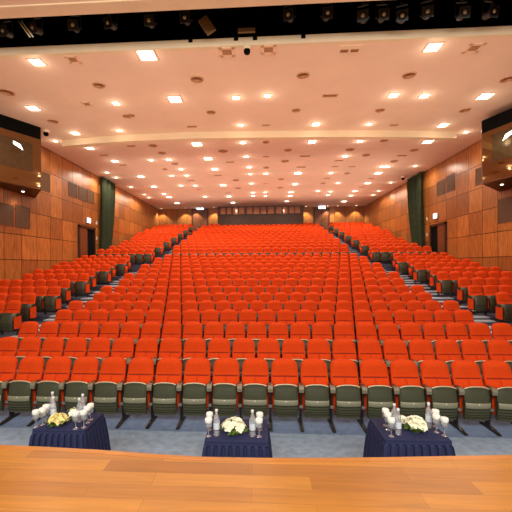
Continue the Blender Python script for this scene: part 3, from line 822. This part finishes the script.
# ------------------------------------------------------------------ mirrored side booths
def side_booth(sgn, label):
    xw = XL if sgn < 0 else XR
    if sgn < 0: p1 = unp(40.8, 160, 'y', 13.56); p0 = unp(-47, 160, 'y', 11.0)
    else: p1 = unp(482.0, 155, 'y', 13.56); p0 = unp(562, 155, 'y', 11.1)
    zt, zb = (unp(40.8, 127, 'y', 13.56).z, unp(40.8, 190.2, 'y', 13.56).z) if sgn < 0 else (unp(482, 121, 'y', 13.56).z, unp(482.8, 184, 'y', 13.56).z)
    t = empty('mirrored_booth', (p1.x, p1.y, zb)); tag(t, label, 'booth', 'mirrored side booths')
    def loc(v): return Vector(v) - Vector((p1.x, p1.y, zb))
    d = (p0 - p1); d.z = 0
    H = zt - zb
    a, b = Vector((0, 0)), Vector((d.x, d.y))
    wx = xw - p1.x
    bk = Vector((wx, 15.08 - p1.y)); fr = Vector((wx, d.y - .05))
    bm = bmesh.new()
    poly = [a, b, fr, bk] if sgn < 0 else [a, bk, fr, b]
    prism(bm, [(q.x, q.y) for q in poly], 'z', 0.04, H); finish(bm, 'glass_front', M['mirror'], t)
    bm = bmesh.new(); prism(bm, [(q.x, q.y) for q in poly], 'z', 0.0, 0.04); finish(bm, 'soffit', M['dark_brown'], t)
    # lighter pane set into the face
    n = Vector((d.y, -d.x)).normalized() * (1 if sgn < 0 else -1)
    if n.y > 0: n = -n
    def frac(px):
        lo, hi = 0.0, 1.0
        for _ in range(40):
            md = (lo + hi) / 2; q = a.lerp(b, md); x = proj((q.x + p1.x, q.y + p1.y, 6.5))[0]
            if (x > px) == (sgn < 0): lo = md
            else: hi = md
        return lo
    def zat(fr_, py):
        q = a.lerp(b, fr_); lo, hi = zb - 2, zt + 2
        for _ in range(40):
            md = (lo + hi) / 2
            if proj((q.x + p1.x, q.y + p1.y, md))[1] > py: lo = md
            else: hi = md
        return lo - zb
    fl = frac(18 if sgn < 0 else 508)
    f0, f1 = frac(32.5 if sgn < 0 else 492), .97
    fm = frac(16 if sgn < 0 else 504)
    A, B = a.lerp(b, f0) + n * .012, a.lerp(b, f1) + n * .012
    A2, B2 = a.lerp(b, f0) - n * .01, a.lerp(b, f1) - n * .01
    bm = bmesh.new(); prism(bm, [(A.x, A.y), (B.x, B.y), (B2.x, B2.y), (A2.x, A2.y)], 'z', zat(fm, 168 if sgn < 0 else 159), zat(fm, 139 if sgn < 0 else 130)); finish(bm, 'window_pane', M['grey_pane'], t)
    A, B, A2, B2 = a + n * .010, b + n * .010, a - n * .01, b - n * .01
    bm = bmesh.new(); prism(bm, [(A.x, A.y), (B.x, B.y), (B2.x, B2.y), (A2.x, A2.y)], 'z', H * .80, H); finish(bm, 'slot_reflection', M['black'], t)  # black strip painting the dark slot's reflection onto the glass
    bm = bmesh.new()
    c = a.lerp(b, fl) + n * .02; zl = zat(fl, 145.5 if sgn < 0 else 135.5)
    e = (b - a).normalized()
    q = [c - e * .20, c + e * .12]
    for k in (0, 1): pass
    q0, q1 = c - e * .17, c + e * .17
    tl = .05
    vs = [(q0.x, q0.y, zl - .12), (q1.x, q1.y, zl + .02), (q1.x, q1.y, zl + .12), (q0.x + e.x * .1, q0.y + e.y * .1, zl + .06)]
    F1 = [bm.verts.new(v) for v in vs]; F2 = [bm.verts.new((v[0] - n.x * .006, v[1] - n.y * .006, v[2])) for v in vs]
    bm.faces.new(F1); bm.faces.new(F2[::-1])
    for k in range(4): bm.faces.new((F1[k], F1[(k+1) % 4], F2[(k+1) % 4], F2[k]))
    finish(bm, 'lamp_reflection', M['lamp'], t)  # glowing quad standing for a ceiling light reflected in the glass
    bm = bmesh.new()
    tube(bm, (a.x, a.y, 0), (a.x, a.y, H), .018, 8); tube(bm, (a.x, a.y, .02), (b.x, b.y, .02), .018, 8); finish(bm, 'edge_trim', M['door_wood'], t)
    # little downlight in the soffit
    q = unp(23, 191.5, 'z', zb) if sgn < 0 else unp(502, 184.5, 'z', zb)
    q = loc(q)
    bm = bmesh.new(); lathe(bm, [(.05, -.012), (.05, 0)], 14, Matrix.Translation((q.x, q.y, -.001))); finish(bm, 'soffit_lamp', M['lamp'], t)
    spot('soffit_light', (q.x + p1.x, q.y + p1.y, zb - .06), 25, WARM, size=2.2)
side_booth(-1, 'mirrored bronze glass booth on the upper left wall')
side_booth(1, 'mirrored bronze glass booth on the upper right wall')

# ------------------------------------------------------------------ wall grilles
def wall_grille(sgn, c0, c1, y_top, y_bot, label):
    xw = XL if sgn < 0 else XR
    ya, yb = unp(c0, 200, 'x', xw).y, unp(c1, 200, 'x', xw).y
    ya, yb = min(ya, yb), max(ya, yb)
    pm = (c0 + c1) / 2
    z1, z0 = unp(pm, y_top, 'x', xw).z, unp(pm, y_bot, 'x', xw).z
    t = empty('speaker_grille', (xw, (ya + yb) / 2, (z0 + z1) / 2)); tag(t, label, 'grille', 'brown grilles in the side walls')
    w, h = (yb - ya) / 2 - .02, (z1 - z0) / 2 - .02
    bm = bmesh.new(); box(bm, (-sgn*0 - .012, -w, -h), (.012, w, h)); finish(bm, 'mesh_panel', M['grille'], t)
    bm = bmesh.new()
    for a, b in (((-w,-h),(w,-h+.03)),((-w,h-.03),(w,h)),((-w,-h),(-w+.03,h)),((w-.03,-h),(w,h))): box(bm, (-.02, a[0], a[1]), (.02, b[0], b[1]))
    finish(bm, 'frame', M['door_wood'], t)
wall_grille(-1, 68.5, 77, 183, 197.5, 'brown mesh grille, first of three over the left door')
wall_grille(-1, 78, 86.5, 187.5, 201, 'brown mesh grille, middle of three over the left door')
wall_grille(-1, 87, 93.8, 190, 203.5, 'brown mesh grille, third of three over the left door, by curtain')
wall_grille(-1, 41, 50.3, 172, 192, 'brown mesh grille beside the left mirrored booth')
wall_grille(-1, -2, 13.6, 203, 226, 'brown mesh grille low on left wall under booth, at photo edge')
wall_grille(-1, 15, 30, 205.5, 228.5, 'brown mesh grille low on left wall under booth, farther from stage')
wall_grille(1, 437, 445.3, 180, 195.5, 'brown mesh grille over the right door, nearer the curtain')
wall_grille(1, 446.8, 455.3, 174, 192, 'brown mesh grille over the right door, farther from the curtain')
wall_grille(1, 475.5, 483.3, 167, 185.5, 'brown mesh grille beside the right mirrored booth')
wall_grille(1, 497.5, 514, 197, 223, 'brown mesh grille low on right wall under the booth')

# ------------------------------------------------------------------ curtains on the side walls
def curtain(sgn, tops, bots, y_top, y_bot, label):
    xw = (XL if sgn < 0 else XR)
    xc = xw - sgn * .16
    t0, t1 = unp(tops[0], 200, 'x', xc).y, unp(tops[1], 200, 'x', xc).y
    b0, b1 = unp(bots[0], 250, 'x', xc).y, unp(bots[1], 250, 'x', xc).y
    zt = ZC - .02
    zb = allrows[NL][1] + .02
    t = empty('curtain', (xw, (t0 + t1) / 2, zb)); tag(t, label, 'curtain', 'dark green side curtains')
    bm = bmesh.new(); nseg, nz = 96, 26
    g = []
    for i in range(nz + 1):
        v = i / nz; z = zt + (zb - zt) * v
        q = v ** 2.0
        a = t0 + (b0 - t0) * q; b = t1 + (b1 - t1) * q
        row = []
        for j in range(nseg + 1):
            u = j / nseg
            ph = u * 2 * PI * 4.5 + .6 * math.sin(v * 2 + u * 5)
            dep = (.15 + .04 * math.sin(u * 17)) * (1 if v > .03 else .6)
            row.append(bm.verts.new((-sgn * (.20 + dep * math.sin(ph)), a + (b - a) * u - (t0 + t1) / 2 , z - zb)))
        g.append(row)
    for r0, r1 in zip(g, g[1:]):
        for j in range(nseg): bm.faces.new((r0[j], r0[j+1], r1[j+1], r1[j]))
    finish(bm, 'drape', M['curtain'], t, smooth=True)
    bm = bmesh.new(); tube(bm, (-sgn * .15, t0 - .1 - (t0 + t1) / 2, zt - zb - .01), (-sgn * .15, t1 + .1 - (t0 + t1) / 2, zt - zb - .01), .02, 10); finish(bm, 'rail', M['black_metal'], t)
curtain(-1, (101.0, 113.5), (99.5, 106.5), 176, 253, 'dark green curtain hanging by the left side door')
curtain(1, (422.5, 409.2), (424.5, 417.8), 171, 250, 'dark green curtain hanging by the right side door')

# ------------------------------------------------------------------ side doors, exit signs, switches
def side_door(idx, sgn, c_near, c_far, py_top):
    xw = XL if sgn < 0 else XR
    ya, yb = unp(c_near, 240, 'x', xw).y, unp(c_far, 240, 'x', xw).y
    zt = unp(c_near, py_top, 'x', xw).z; zb = rows[12][1]
    t = empty('door_%d' % idx, (xw, (ya + yb) / 2, zb)); t['kind'] = 'structure'
    w, h = (yb - ya) / 2, zt - zb
    s = -sgn
    bm = bmesh.new(); box(bm, (min(s*.002, s*.012), -w + .04, 0), (max(s*.002, s*.012), w - .04, h - .05)); finish(bm, 'dark_opening_panel', M['black'], t)  # flat black panel painting the dark beyond the open leaf
    bm = bmesh.new()
    for a, b in (((-w - .06, 0), (-w + .06, h + .08)), ((w - .06, 0), (w + .06, h + .08)), ((-w - .06, h - .05), (w + .06, h + .08))):
        box(bm, (min(0, s*.09), a[0], a[1]), (max(0, s*.09), b[0], b[1]))
    finish(bm, 'door_frame', M['dark_brown'], t)
    bm = bmesh.new(); box(bm, (min(s*.014, s*.05), -w + .07, .01), (max(s*.014, s*.05), .02, h - .07)); lf = finish(bm, 'door_leaf', M['door_wood'], t)
    bm = bmesh.new(); tube(bm, (s*.09, -w + .16, 1.0), (s*.09, -w + .30, 1.0), .016, 8); tube(bm, (s*.05, -w + .18, 1.0), (s*.09, -w + .18, 1.0), .012, 8); finish(bm, 'handle', M['steel'], lf)
    return t
side_door(1, -1, 78.3, 93.8, 226)
side_door(2, 1, 446.5, 431.5, 223)
def exit_sign(loc, wdir, label, w=.17, h=.12):
    """wdir: direction the face looks"""
    t = empty('exit_sign', loc); tag(t, label, 'exit sign', 'lit exit signs')
    q = Vector(wdir).to_track_quat('Y', 'Z').to_matrix().to_4x4()
    bm = bmesh.new(); box(bm, (-w, -.03, -h), (w, .03, h), q); finish(bm, 'housing', M['white'], t, bevel=.006)
    bm = bmesh.new(); box(bm, (-w*.9, .03, -h*.84), (w*.9, .036, h*.84), q); finish(bm, 'lit_face', M['exit'], t)
    # running figure and arrow, simple marks on the face
    bm = bmesh.new()
    box(bm, (-w*.1, .036, -h*.1), (w*.06, .039, h*.4), q); box(bm, (-w*.04, .036, h*.45), (w*.06, .039, h*.65), q)
    box(bm, (-w*.26, .036, -h*.6), (-w*.08, .039, -h*.1), q); box(bm, (w*.02, .036, -h*.55), (w*.2, .039, -h*.05), q); box(bm, (w*.36, .036, -h*.06), (w*.72, .039, h*.08), q)
    finish(bm, 'figure_mark', M['exit_mark'], t)
exit_sign(unp(87.5, 220.5, 'x', XL) + Vector((.06, 0, 0)), (1, 0, 0), 'glowing exit sign above the left side door', .21, .15)
exit_sign(unp(436.7, 216, 'x', XR) + Vector((-.06, 0, 0)), (-1, 0, 0), 'glowing exit sign above the right side door', .21, .15)
for (px, py, sgn, lab) in ((96.5, 223, -1, 'upper white switch plate between left door and curtain'), (96.5, 238.5, -1, 'lower white switch plate between left door and curtain'),
                           (427, 219, 1, 'upper white switch plate between right door and curtain'), (427, 235, 1, 'lower white switch plate between right door and curtain')):
    p = unp(px, py, 'x', XL if sgn < 0 else XR)
    t = empty('wall_switch', p); tag(t, lab, 'switch', 'white switch plates')
    bm = bmesh.new(); box(bm, (-.02, -.07, -.09), (.02, .07, .09)); finish(bm, 'plate', M['white'], t, bevel=.004)
    bm = bmesh.new(); box(bm, (-.028, -.025, -.045), (.028, .025, .045)); finish(bm, 'rocker', M['white'], t)

# ------------------------------------------------------------------ back wall: double doors, booth
def back_door(idx, c0, c1, py_top):
    xa, xb = unp(c0, 215, 'y', YB).x, unp(c1, 215, 'y', YB).x
    zt = unp(c0, py_top, 'y', YB).z; zb = UP[-1][1]
    t = empty('door_%d' % idx, ((xa + xb) / 2, YB, zb)); t['kind'] = 'structure'
    w, h = (xb - xa) / 2, zt - zb
    bm = bmesh.new()
    for a, b in (((-w - .05, 0), (-w + .05, h + .06)), ((w - .05, 0), (w + .05, h + .06)), ((-w - .05, h - .04), (w + .05, h + .06))): box(bm, (a[0], -.08, a[1]), (b[0], 0, b[1]))
    finish(bm, 'door_frame', M['dark_brown'], t)
    for s in (-1, 1):
        bm = bmesh.new(); box(bm, (min(s*.012, s*(w - .05)), -.045, .01), (max(s*.012, s*(w - .05)), 0, h - .05)); lf = finish(bm, 'door_leaf', M['door_wood'], t, bevel=.006)
        bm = bmesh.new(); tube(bm, (s*.08, -.085, .95), (s*.08, -.085, 1.2), .016, 8); tube(bm, (s*.08, -.04, 1.0), (s*.08, -.085, 1.0), .012, 8); finish(bm, 'handle', M['steel'], lf)
back_door(3, 192.5, 208, 209.5)
back_door(4, 314.2, 328.8, 209)
exit_sign(unp(200.2, 208.2, 'y', YB - .25), (0, -1, 0), 'glowing exit sign above the left double door on back wall', .34, .16)
exit_sign(unp(322, 207.2, 'y', YB - .25), (0, -1, 0), 'glowing exit sign above the right double door on back wall', .34, .16)

YBo = 33.0
xa, xb = unp(217.6, 210, 'y', YBo).x, unp(303.5, 210, 'y', YBo).x
zbb = UP[11][1]; 
t = empty('projection_booth', ((xa + xb) / 2, YBo, zbb)); tag(t, 'dark wood control booth with a row of windows on the back wall', 'booth')
w, h = (xb - xa) / 2, ZC - zbb - .02
bm = bmesh.new(); box(bm, (-w, 0, 0), (w, YB - YBo, h)); finish(bm, 'booth_wall', M['booth_wood'], t)
zc0 = unp(260, 213.8, 'y', YBo).z - zbb; zc1 = unp(260, 205.6, 'y', YBo).z - zbb
bm = bmesh.new(); box(bm, (-w - .02, -.05, h - .07), (w + .02, 0, h)); box(bm, (-w - .02, -.05, zc0 - .12), (w + .02, 0, zc0 - .05)); finish(bm, 'ledge', M['dark_brown'], t)
for z0, z1 in ((46,71),(80,102),(112,137),(145,172),(186,214),(222,252),(260,288),(298,330),(342,370),(378,402),(412,437),(442,470)):
    x0 = unp(212 + z0 / 5.33, 210, 'y', YBo).x - (xa + xb) / 2; x1 = unp(212 + z1 / 5.33, 210, 'y', YBo).x - (xa + xb) / 2
    bm = bmesh.new()
    for a, b in (((x0 - .03, zc0 - .03), (x0, zc1 + .03)), ((x1, zc0 - .03), (x1 + .03, zc1 + .03)), ((x0, zc0 - .03), (x1, zc0)), ((x0, zc1), (x1, zc1 + .03))): box(bm, (a[0], -.04, a[1]), (b[0], 0, b[1]))
    f = finish(bm, 'window_frame', M['dark_brown'], t)
    bm = bmesh.new(); box(bm, (x0, -.015, zc0), (x1, -.002, zc1)); o = finish(bm, 'pane', M['booth_glass'], f)

# ------------------------------------------------------------------ light
w = bpy.data.worlds.new('hall_world'); bpy.context.scene.world = w; w.use_nodes = True
bg = w.node_tree.nodes['Background']; bg.inputs[0].default_value = (1.0, .84, .64, 1); bg.inputs[1].default_value = 0.55
def area(name, loc, aim, sx, sy, e, col):
    ld = bpy.data.lights.new(name, 'AREA'); ld.shape = 'RECTANGLE'; ld.size = sx; ld.size_y = sy; ld.energy = e; ld.color = col
    o = bpy.data.objects.new(name, ld); C.objects.link(o); o.location = loc
    o.rotation_euler = (Vector(aim) - Vector(loc)).to_track_quat('-Z', 'Y').to_euler()
    return o
area('bounce_fill', (0, 12.0, 5.2), (0, 12.0, 9), 16.5, 9, 250, (1.0, .72, .50))  # unseen fill added in mid-air for light bounced onto the ceiling
area('bounce_fill', (0, 24.0, 6.6), (0, 24.0, 9), 16.5, 12, 320, (1.0, .72, .54))  # second added bounce fill, over the rear rows
area('stage_fill', (0, -3.5, 6.5), (0, 7, 1.0), 12, 2, 1050, (1.0, .97, .90))  # unseen area light added in place of stage lights, no fixture modelled
sc = bpy.context.scene
sc.view_settings.view_transform = 'Standard'
sc.view_settings.look = 'None'
sc.view_settings.exposure = 0.0
sc.view_settings.gamma = 1.0
sc.cycles.max_bounces = 6; sc.cycles.diffuse_bounces = 4; sc.cycles.glossy_bounces = 3; sc.cycles.transparent_max_bounces = 12
sc.cycles.sample_clamp_indirect = 4.0
sc.cycles.use_denoising = True
